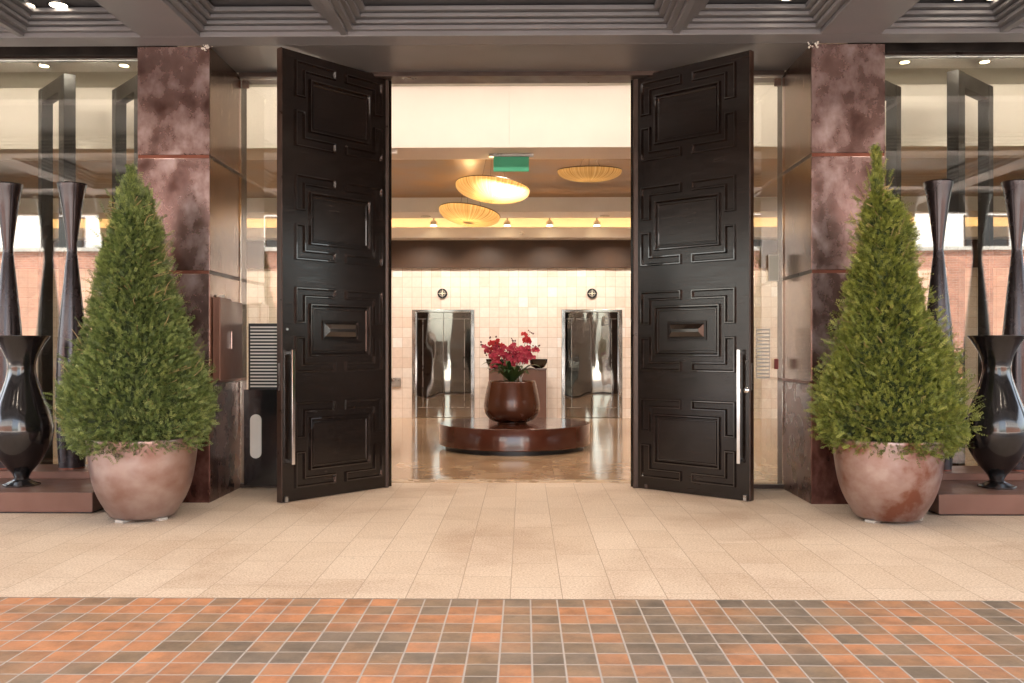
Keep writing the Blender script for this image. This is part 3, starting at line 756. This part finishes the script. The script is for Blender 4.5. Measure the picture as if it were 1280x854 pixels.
q = at(652, 294, 16.79); tag(MB().lathe([(.03, 0), (.045, .02), (.03, .05), (.0005, .055)], 16).build('smoke_detector', M['white'], smooth=True, loc=(q.x, 16.76, q.z)), 'tiny white detector on the cove lip between the middle spotlights', 'detector')
q = at(489, 196, 10.6); tag(MB().box(-.02, .07, -.04, .04, -.05, .0).build('wall_camera', M['white'], bevel=.01, loc=(q.x, 10.62, 3.709)), 'small white camera under the bulkhead at the left edge of the doorway', 'camera')

# tall timber portals behind the wing glass
def portal(pn, pf, label, top_n=92, top_f=108):
    a = at(pn, top_n, 9.45); b = at(pf, top_f, 9.98)
    d = Vector((b.x - a.x, b.y - a.y, 0)); L = d.length
    t = thing('timber_portal', label, 'timber frame', (a.x, a.y, 0), math.atan2(d.y, d.x), 'timber portals behind the glass')
    H = 4.25
    MB().box(-.085, .085, -.06, .06, .006, H).build('post', M['timber_frame'], t, bevel=.004)
    MB().box(L - .06, L + .06, -.06, .06, .006, H).build('post', M['timber_frame'], t, bevel=.004)
    MB().box(.086, L - .061, -.055, .055, H - .16, H - .001).build('cross_beam', M['timber_frame'], t, bevel=.004)
portal(84, 57, 'tall dark timber portal seen through the left glass wall')
portal(178, 149, 'tall dark timber portal beside the left pillar, half hidden by it')
portal(1195, 1232, 'tall dark timber portal seen through the right glass wall')
portal(1078, 1117, 'tall dark timber portal beside the right pillar, mostly hidden by it')

# ------------------------------------------------------------------ display plinths and vases
for s in (-1, 1):
    side = 'left' if s < 0 else 'right'
    xe = X(117, 7.32) if s < 0 else X(1172, 7.32)
    a, b = sorted((xe, s * 8.0))
    t = thing('display_plinth', 'low brown two-step plinth carrying the black vases on the %s' % side, 'plinth', (xe, 7.30, 0), 0, 'brown vase plinths')
    a -= xe; b -= xe
    MB().box(a, b, .0, 1.25, .012, .174).build('lower_step', M['brown_plinth'], t, bevel=.005)
    MB().box(a + .02, b - .02, .02, 1.2, .0, .011).build('shadow_base', M['black'], t)
    # upper step starts behind and runs up to the pillar
    u0, u1 = sorted((s * 3.30 - xe, s * 8.0 - xe)); MB().box(u0, u1, .76, 1.27, .1745, .240).build('upper_step', M['brown_plinth'], t, bevel=.004)
    MB().box(*sorted((s * 3.30 - xe, (a if s > 0 else b))), .76, 1.27, .012, .1743).build('step_return', M['brown_plinth'], t)
def hourglass():
    H = 2.64
    p = [(.108, 0), (.112, .004), (.118, .10), (.130, .30), (.138, .55), (.140, .75), (.134, .98), (.118, 1.25), (.094, 1.52), (.066, 1.80), (.048, 1.97), (.044, 2.04), (.050, 2.12), (.072, 2.30), (.100, 2.50), (.128, 2.638), (.126, 2.64), (.120, 2.63), (.09, 2.45)]
    return MB().lathe(smooth_prof(p), 64)
hv = [(90, 'slender black hourglass vase on left plinth beside the left cone tree'), (10, 'slender black hourglass vase at the far left edge behind the urn'),
      (1173, 'slender black hourglass vase on right plinth beside the right cone tree'), (1271, 'slender black hourglass vase at the far right edge behind the urn')]
proto = None
for px, lab in hv:
    if proto is None:
        proto = thing('hourglass_vase', lab, 'vase', (0, 0, 0), 0, 'tall hourglass vases')
        hourglass().build('vase_body', M['vase_black'], proto, 'all')
        MB().lathe([(.114, .0), (.114, .012), (.10, .012)], 48).build('foot_ring', M['joint'], proto, True)
        o = proto
    else: o = dup(proto, None, None, lab)
    o.location = (X(px, 8.30), 8.30, .2405)
def urn(px, lab):
    t = thing('baluster_urn', lab, 'urn', (X(px, 7.68), 7.68, .1745), R(22.5), 'black baluster urns')
    p = [(.058, .055), (.060, .075), (.085, .12), (.150, .20), (.210, .30), (.243, .40), (.252, .48), (.243, .56), (.215, .66), (.178, .76), (.143, .86), (.118, .95), (.110, 1.02), (.120, 1.09), (.152, 1.17), (.196, 1.245), (.226, 1.285), (.222, 1.289), (.206, 1.27), (.14, 1.15), (.09, 1.0)]
    MB().lathe(smooth_prof(p), 80, cap0=True).build('urn_body', M['lacquer'], t, 'all')
    MB().lathe([(.150, 0), (.150, .016), (.125, .022), (.075, .045), (.060, .0545)], 8).build('foot', M['lacquer'], t, False, bevel=.002)
urn(27, 'bulbous glossy black urn at the front of the left plinth')
urn(1246, 'bulbous glossy black urn at the front of the right plinth')

# ------------------------------------------------------------------ pots and cone trees
def pot(px, lab, mat, rz):
    t = thing('copper_pot', lab, 'plant pot', (X(px, 7.15), 7.15, 0), rz, 'copper coloured pots of the cone trees')
    p = [(.20, .016), (.235, .022), (.262, .05), (.292, .10), (.330, .17), (.358, .24), (.380, .32), (.397, .42), (.409, .52), (.416, .60), (.418, .645), (.408, .652), (.392, .640), (.388, .56)]
    MB().lathe(smooth_prof(p), 80).build('pot_body', mat, t, 'all')
    MB().lathe([(.387, .58), (.0005, .60)], 32, cap0=False).build('potting_soil', M['soil'], t)
    for k in range(3):
        a = R(-128 + k * 80 if k < 2 else 90); f = MB().box(-.055, .055, -.04, .04, 0, .022).build('pot_foot', M['concrete'], t, bevel=.004)
        f.location = (.20 * math.cos(a), .20 * math.sin(a), 0); f.rotation_euler = (0, 0, a)
pot(179, 'mauve copper pot holding the left cone tree', M['pot_copper'], .3)
pot(1110, 'rust-stained copper pot holding the right cone tree', M['pot_copper_rust'], 2.2)

def cone_tree(px, lab, prof, lean, mat, seed, nspray, stray):
    random.seed(seed)
    t = thing('cone_tree', lab, 'topiary', (X(px, 7.15), 7.15, .0), 0, 'potted cone trees')
    top = prof[-1][0]; z0 = prof[0][0]
    def rad(z):
        for (za, ra), (zb, rb) in zip(prof, prof[1:]):
            if za <= z <= zb: return ra + (rb - ra) * (z - za) / (zb - za)
        return 0.02
    def axis(z): u = max(0, (z - .9) / (top - .9)); return Vector((lean * u ** 1.3, 0, 0))
    tr = MB(); tr.tube([Vector((0, 0, .58))] + [axis(z) + Vector((0, 0, z)) for z in (.9, 1.3, 1.7, 2.1, top - .25)], .045, 10, .008)
    tr.build('trunk', M['bark'], t, True)
    br = MB()
    for k in range(120):
        z = random.uniform(z0 + .05, top - .25); a = random.uniform(0, 2 * math.pi); r = rad(z) * .85
        c = axis(z); d = Vector((math.cos(a), math.sin(a), .0))
        br.tube([c + Vector((0, 0, z - .1 * r)), c + d * r * .5 + Vector((0, 0, z)), c + d * r + Vector((0, 0, z + .14 * r))], .008, 5, .003)
    for k in range(34):
        z = random.uniform(z0 + .1, top - .3); a = random.uniform(0, 2 * math.pi); r = rad(z) - .05; c = axis(z) + Vector((r * math.cos(a), r * math.sin(a), z))
        d = Vector((math.cos(a) * .6, math.sin(a) * .6, random.uniform(.3, 1.4))); e = Vector((random.uniform(-.02, .02), 0, 0))
        br.tube([c - d * .04, c + d * .03 + e, c + d * random.uniform(.06, .10)], .0035, 4, .0015)
    br.build('branches', M['twig'], t)
    V = []; F = []; T = []
    # area-weighted z distribution
    zs = [z0 + (top - z0) * i / 200 for i in range(201)]; cum = [0]
    for z in zs: cum.append(cum[-1] + rad(z) + .03)
    import bisect
    lump = [(random.uniform(0, 6.28), random.uniform(z0, top), random.uniform(.06, .22), random.uniform(-.085, .045)) for _ in range(130)]
    def sheetbump(a, z):
        s_ = 0
        for la, lz, lr, h in lump:
            da = math.atan2(math.sin(a - la), math.cos(a - la)) * max(.15, rad(z)); dz = z - lz
            q = (da * da + dz * dz) / (lr * lr)
            if q < 4: s_ += h * math.exp(-q * 1.6)
        return s_
    for k in range(nspray):
        q = random.random() * cum[-1]; i = bisect.bisect(cum, q) - 1; z = zs[min(i, 200)] + random.uniform(-.01, .01)
        a = random.uniform(0, 2 * math.pi); Rr = rad(z)
        depth = random.random() ** 1.7
        rr = Rr * (1 - .34 * depth) + sheetbump(a, z) - .06
        out = k % stray == 0
        if out: rr = Rr - .05 + random.uniform(0, .04)
        if rr < 0: rr = 0.01
        base = axis(z) + Vector((rr * math.cos(a), rr * math.sin(a), z))
        radial = Vector((math.cos(a), math.sin(a), 0))
        upw = random.uniform(.1, 1.1) if z > .8 else random.uniform(-.5, .5)
        if z > top - .35: upw += 1.4
        d = (radial * random.uniform(.5, 1) + Vector((0, 0, upw)) + Vector((random.gauss(0, .35), random.gauss(0, .35), random.gauss(0, .2)))).normalized()
        ln = random.uniform(.032, .062) * (1.5 if out else 1)
        n = 5 if out else 4
        q = Vector((random.gauss(0, 1), random.gauss(0, 1), random.gauss(0, 1)))
        sd = d.cross(q).normalized(); nm = d.cross(sd)
        # stem + needle pairs, all one island so each spray has one tone
        b0 = len(V); w0 = .0016
        V.append(base - sd * w0); V.append(base + sd * w0)
        tip = base + d * ln
        V.append(tip); F.append((b0, b0 + 1, b0 + 2)); tone = min(1, max(0, random.gauss(.42, .24))); T.append(tone)
        for j in range(n):
            u = (j + .6) / n; c = base + d * (ln * u); nl = random.uniform(.014, .022) * (1 - .3 * u); nw = .0052
            for sg in (-1, 1):
                e = (sd * sg + d * .75 + nm * random.uniform(-.35, .5)).normalized()
                p1 = c + e * nl * .55; p2 = c + e * nl; wv = d * nw
                i0 = len(V); V += [c, p1 + wv, p2, p1 - wv]; F.append((i0, i0 + 1, i0 + 2, i0 + 3)); T.append(tone + .12 * u)
    m = MB(); m.v = [tuple(p) for p in V]; m.f = F
    fo = m.build('foliage', mat, t); at_ = fo.data.attributes.new('tone', 'FLOAT', 'FACE'); at_.data.foreach_set('value', T)
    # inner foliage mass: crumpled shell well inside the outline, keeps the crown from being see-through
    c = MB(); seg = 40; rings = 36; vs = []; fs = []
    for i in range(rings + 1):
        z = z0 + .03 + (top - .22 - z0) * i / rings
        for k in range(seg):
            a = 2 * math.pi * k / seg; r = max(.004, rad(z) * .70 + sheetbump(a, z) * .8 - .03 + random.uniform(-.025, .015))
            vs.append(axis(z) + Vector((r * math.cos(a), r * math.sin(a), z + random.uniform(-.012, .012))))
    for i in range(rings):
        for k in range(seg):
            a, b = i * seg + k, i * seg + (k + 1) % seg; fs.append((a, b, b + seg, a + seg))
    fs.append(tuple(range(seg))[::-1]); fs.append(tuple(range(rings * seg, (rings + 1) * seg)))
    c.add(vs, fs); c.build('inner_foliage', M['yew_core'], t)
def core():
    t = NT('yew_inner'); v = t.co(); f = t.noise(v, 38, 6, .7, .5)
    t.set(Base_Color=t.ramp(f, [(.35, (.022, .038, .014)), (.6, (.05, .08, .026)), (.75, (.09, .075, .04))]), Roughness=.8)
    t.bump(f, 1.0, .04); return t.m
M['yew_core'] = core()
cone_tree(173, 'dense green cone-shaped tree in the left pot', [(.525, .43), (.60, .55), (.72, .60), (.85, .635), (1.0, .625), (1.14, .575), (1.40, .475), (1.65, .40), (1.93, .325), (2.20, .285), (2.35, .26), (2.50, .215), (2.62, .165), (2.69, .10), (2.74, .05), (2.78, .02)], -.06, M['yew'], 5, 23000, 45)
cone_tree(1115, 'taller lighter green cone-shaped tree with spiky tip in the right pot', [(.525, .44), (.60, .54), (.70, .605), (.85, .62), (1.0, .605), (1.14, .56), (1.38, .475), (1.64, .385), (1.90, .275), (2.05, .255), (2.30, .235), (2.45, .20), (2.58, .15), (2.68, .105), (2.77, .065), (2.85, .045), (2.93, .015)], -.13, M['yew2'], 8, 22000, 22)

# ------------------------------------------------------------------ the street behind the camera (seen in reflections)
for s in (-1, 1):
    side = 'left' if s < 0 else 'right'
    a, b = sorted((s * 5.5, s * 34))
    t = thing('brick_wall', 'red brick boundary wall reflected in the %s glass wall' % side, 'wall', (0, -11, 0), 0, 'brick walls across the forecourt')
    MB().box(a, b, -.2, .2, 0, 4.4).build('brickwork', M['brick'], t)
    MB().box(a - .03, b + .03, -.26, .26, 4.401, 4.52).build('coping', M['concrete'], t)
    for k in range(3):
        x = s * (9 + 2.3 * k)
        pt = thing('terracotta_planter', 'terracotta agave pot by %s brick wall, %s' % (side, ('nearest the gap', 'middle of three', 'farthest from gap')[k]), 'plant pot', (x, -10.2, -.004), 0, 'terracotta pots by the brick walls')
        MB().lathe([(.22, 0), (.30, .45), (.36, .75), (.38, .75), (.38, .85), (.34, .85), (.32, .7)], 24).build('pot_body', M['terracotta'], pt, True)
        m = MB()
        for j in range(22):
            an = j * 2.4; el = R(25 + 50 * (j / 22)); d = Vector((math.cos(an) * math.cos(el), math.sin(an) * math.cos(el), math.sin(el))); sd = Vector((-math.sin(an), math.cos(an), 0)) * .05
            c = Vector((0, 0, .8)); m.add([c - sd, c + sd, c + d * .35 + sd * 1.2, c + d * .7 - Vector((0, 0, .08)), c + d * .35 - sd * 1.2], [(0, 1, 2, 3, 4)])
        m.build('agave_leaves', M['orchid_leaf'], pt)

for s in (-1, 1):  # out-of-view blocks added so the glass reflects white and the fill is brighter
    a, b = sorted((s * 6.5, s * 38)); side = 'left' if s < 0 else 'right'
    t = thing('bounce_building', 'added white building beyond the %s brick wall, seen only in reflections' % side, 'building', (0, -19, 0), 0, 'added white buildings across the forecourt')
    MB().box(a, b, -6, 0, 0, 11).build('rendered_wall', M['white_render'], t)
    MB().box(a - .2, b + .2, -6.2, .25, 11.001, 11.4).build('roof_edge', M['concrete'], t)
    for k in range(6):
        for z in (5.2, 8.2):
            x = s * (9.5 + k * 4.6); w_ = MB().box(x - .9, x + .9, .001, .05, z, z + 1.5).build('window', M['frame_dark'], t)
            MB().box(x - .82, x + .82, .051, .06, z + .08, z + 1.42).build('pane', M['lacquer'], w_)

# ------------------------------------------------------------------ lights
def area(name, loc, sx, sy, power, col=(1, .80, .58), rot=(0, 0, 0)):
    L = bpy.data.lights.new(name, 'AREA'); L.shape = 'RECTANGLE'; L.size = sx; L.size_y = sy; L.energy = power; L.color = col
    o = bpy.data.objects.new(name, L); C.objects.link(o); o.location = loc; o.rotation_euler = rot; return o
def spot(name, loc, target, power, angle, col=(1, .87, .74), blend=.7, r=.04):
    L = bpy.data.lights.new(name, 'SPOT'); L.energy = power; L.spot_size = R(angle); L.spot_blend = blend; L.color = col; L.shadow_soft_size = r
    o = bpy.data.objects.new(name, L); C.objects.link(o); o.location = loc
    d = Vector(target) - Vector(loc); o.rotation_euler = d.to_track_quat('-Z', 'Y').to_euler(); return o
K = .33
for x in (-5.2, -3.6, -2.0, -.7, .7, 2.0, 3.6, 5.2):
    for y in (6.9, 5.6, 3.2): spot('canopy_downlight', (x, y, 4.17), (x, y, 0), 9, 120, (1, .84, .66), r=.06)
# wall-washing spotlights in the cove, over the whole wall
for x in (-7.5, -6, -4.6, -3.2, -1.8, -.6, .6, 1.8, 3.2, 4.6, 6, 7.5): spot('cove_spot', (x, 16.1, 3.62), (x, 17.3, 1.3), (47 if abs(x) < 4 else 34) * K, 100)
# grid of spots added to light the lobby; its ceiling has no such fittings
for x in (-8, -5.4, -2.7, 0, 2.7, 5.4, 8):
    for y in (11.5, 14.9):
        spot('lobby_fill_spot', (x, y, 3.95), (x, y, 0), (100 if abs(x) < 4 else 34) * K, 110, r=.06)
for x in [-8.4 + .8 * i for i in range(22)]:
    spot('vestibule_downlight', (x, 9.15, 4.37), (x, 10.4, 3.4), (9.5 if abs(x) < 2 else 14) * K, 150, r=.05)
    
SUN_EL, SUN_AZ = R(56), R(300)
L = bpy.data.lights.new('sun', 'SUN'); L.energy = 4.2; L.angle = R(.5); L.color = (1, .95, .88)
o = bpy.data.objects.new('sun', L); C.objects.link(o); o.rotation_euler = (math.pi / 2 - SUN_EL, 0, math.pi - SUN_AZ); o.location = (0, -20, 30)
w = bpy.data.worlds.new('World'); sc.world = w; w.use_nodes = True
nt = w.node_tree; bg = nt.nodes['Background']; sky = nt.nodes.new('ShaderNodeTexSky'); sky.sky_type = 'NISHITA'; sky.sun_disc = False
sky.sun_elevation = SUN_EL; sky.sun_rotation = SUN_AZ; sky.air_density = 1.2; sky.dust_density = 3.5; sky.ozone_density = .6
hs = nt.nodes.new('ShaderNodeHueSaturation'); hs.inputs['Saturation'].default_value = .55; nt.links.new(sky.outputs[0], hs.inputs['Color']); nt.links.new(hs.outputs[0], bg.inputs[0]); bg.inputs[1].default_value = .15

# ------------------------------------------------------------------ camera, render
cam = bpy.data.cameras.new('camera'); co = bpy.data.objects.new('camera', cam); C.objects.link(co); sc.camera = co
cam.sensor_width = 36; cam.lens = FPX / 1280 * 36; cam.shift_y = 8 / 1280; cam.clip_end = 800; cam.clip_start = .05
co.location = (CX, 0, EYE); co.rotation_euler = (math.pi / 2, 0, YAW)
sc.view_settings.view_transform = 'Standard'; sc.view_settings.look = 'None'; sc.view_settings.exposure = 3.08; sc.view_settings.gamma = 1
sc.view_settings.use_curve_mapping = False
sc.render.engine = 'CYCLES'; cy = sc.cycles
cy.use_denoising = True; cy.max_bounces = 9; cy.diffuse_bounces = 5; cy.glossy_bounces = 5; cy.transparent_max_bounces = 16; cy.transmission_bounces = 4
cy.sample_clamp_indirect = 6; cy.caustics_reflective = False; cy.caustics_refractive = False; cy.blur_glossy = .5
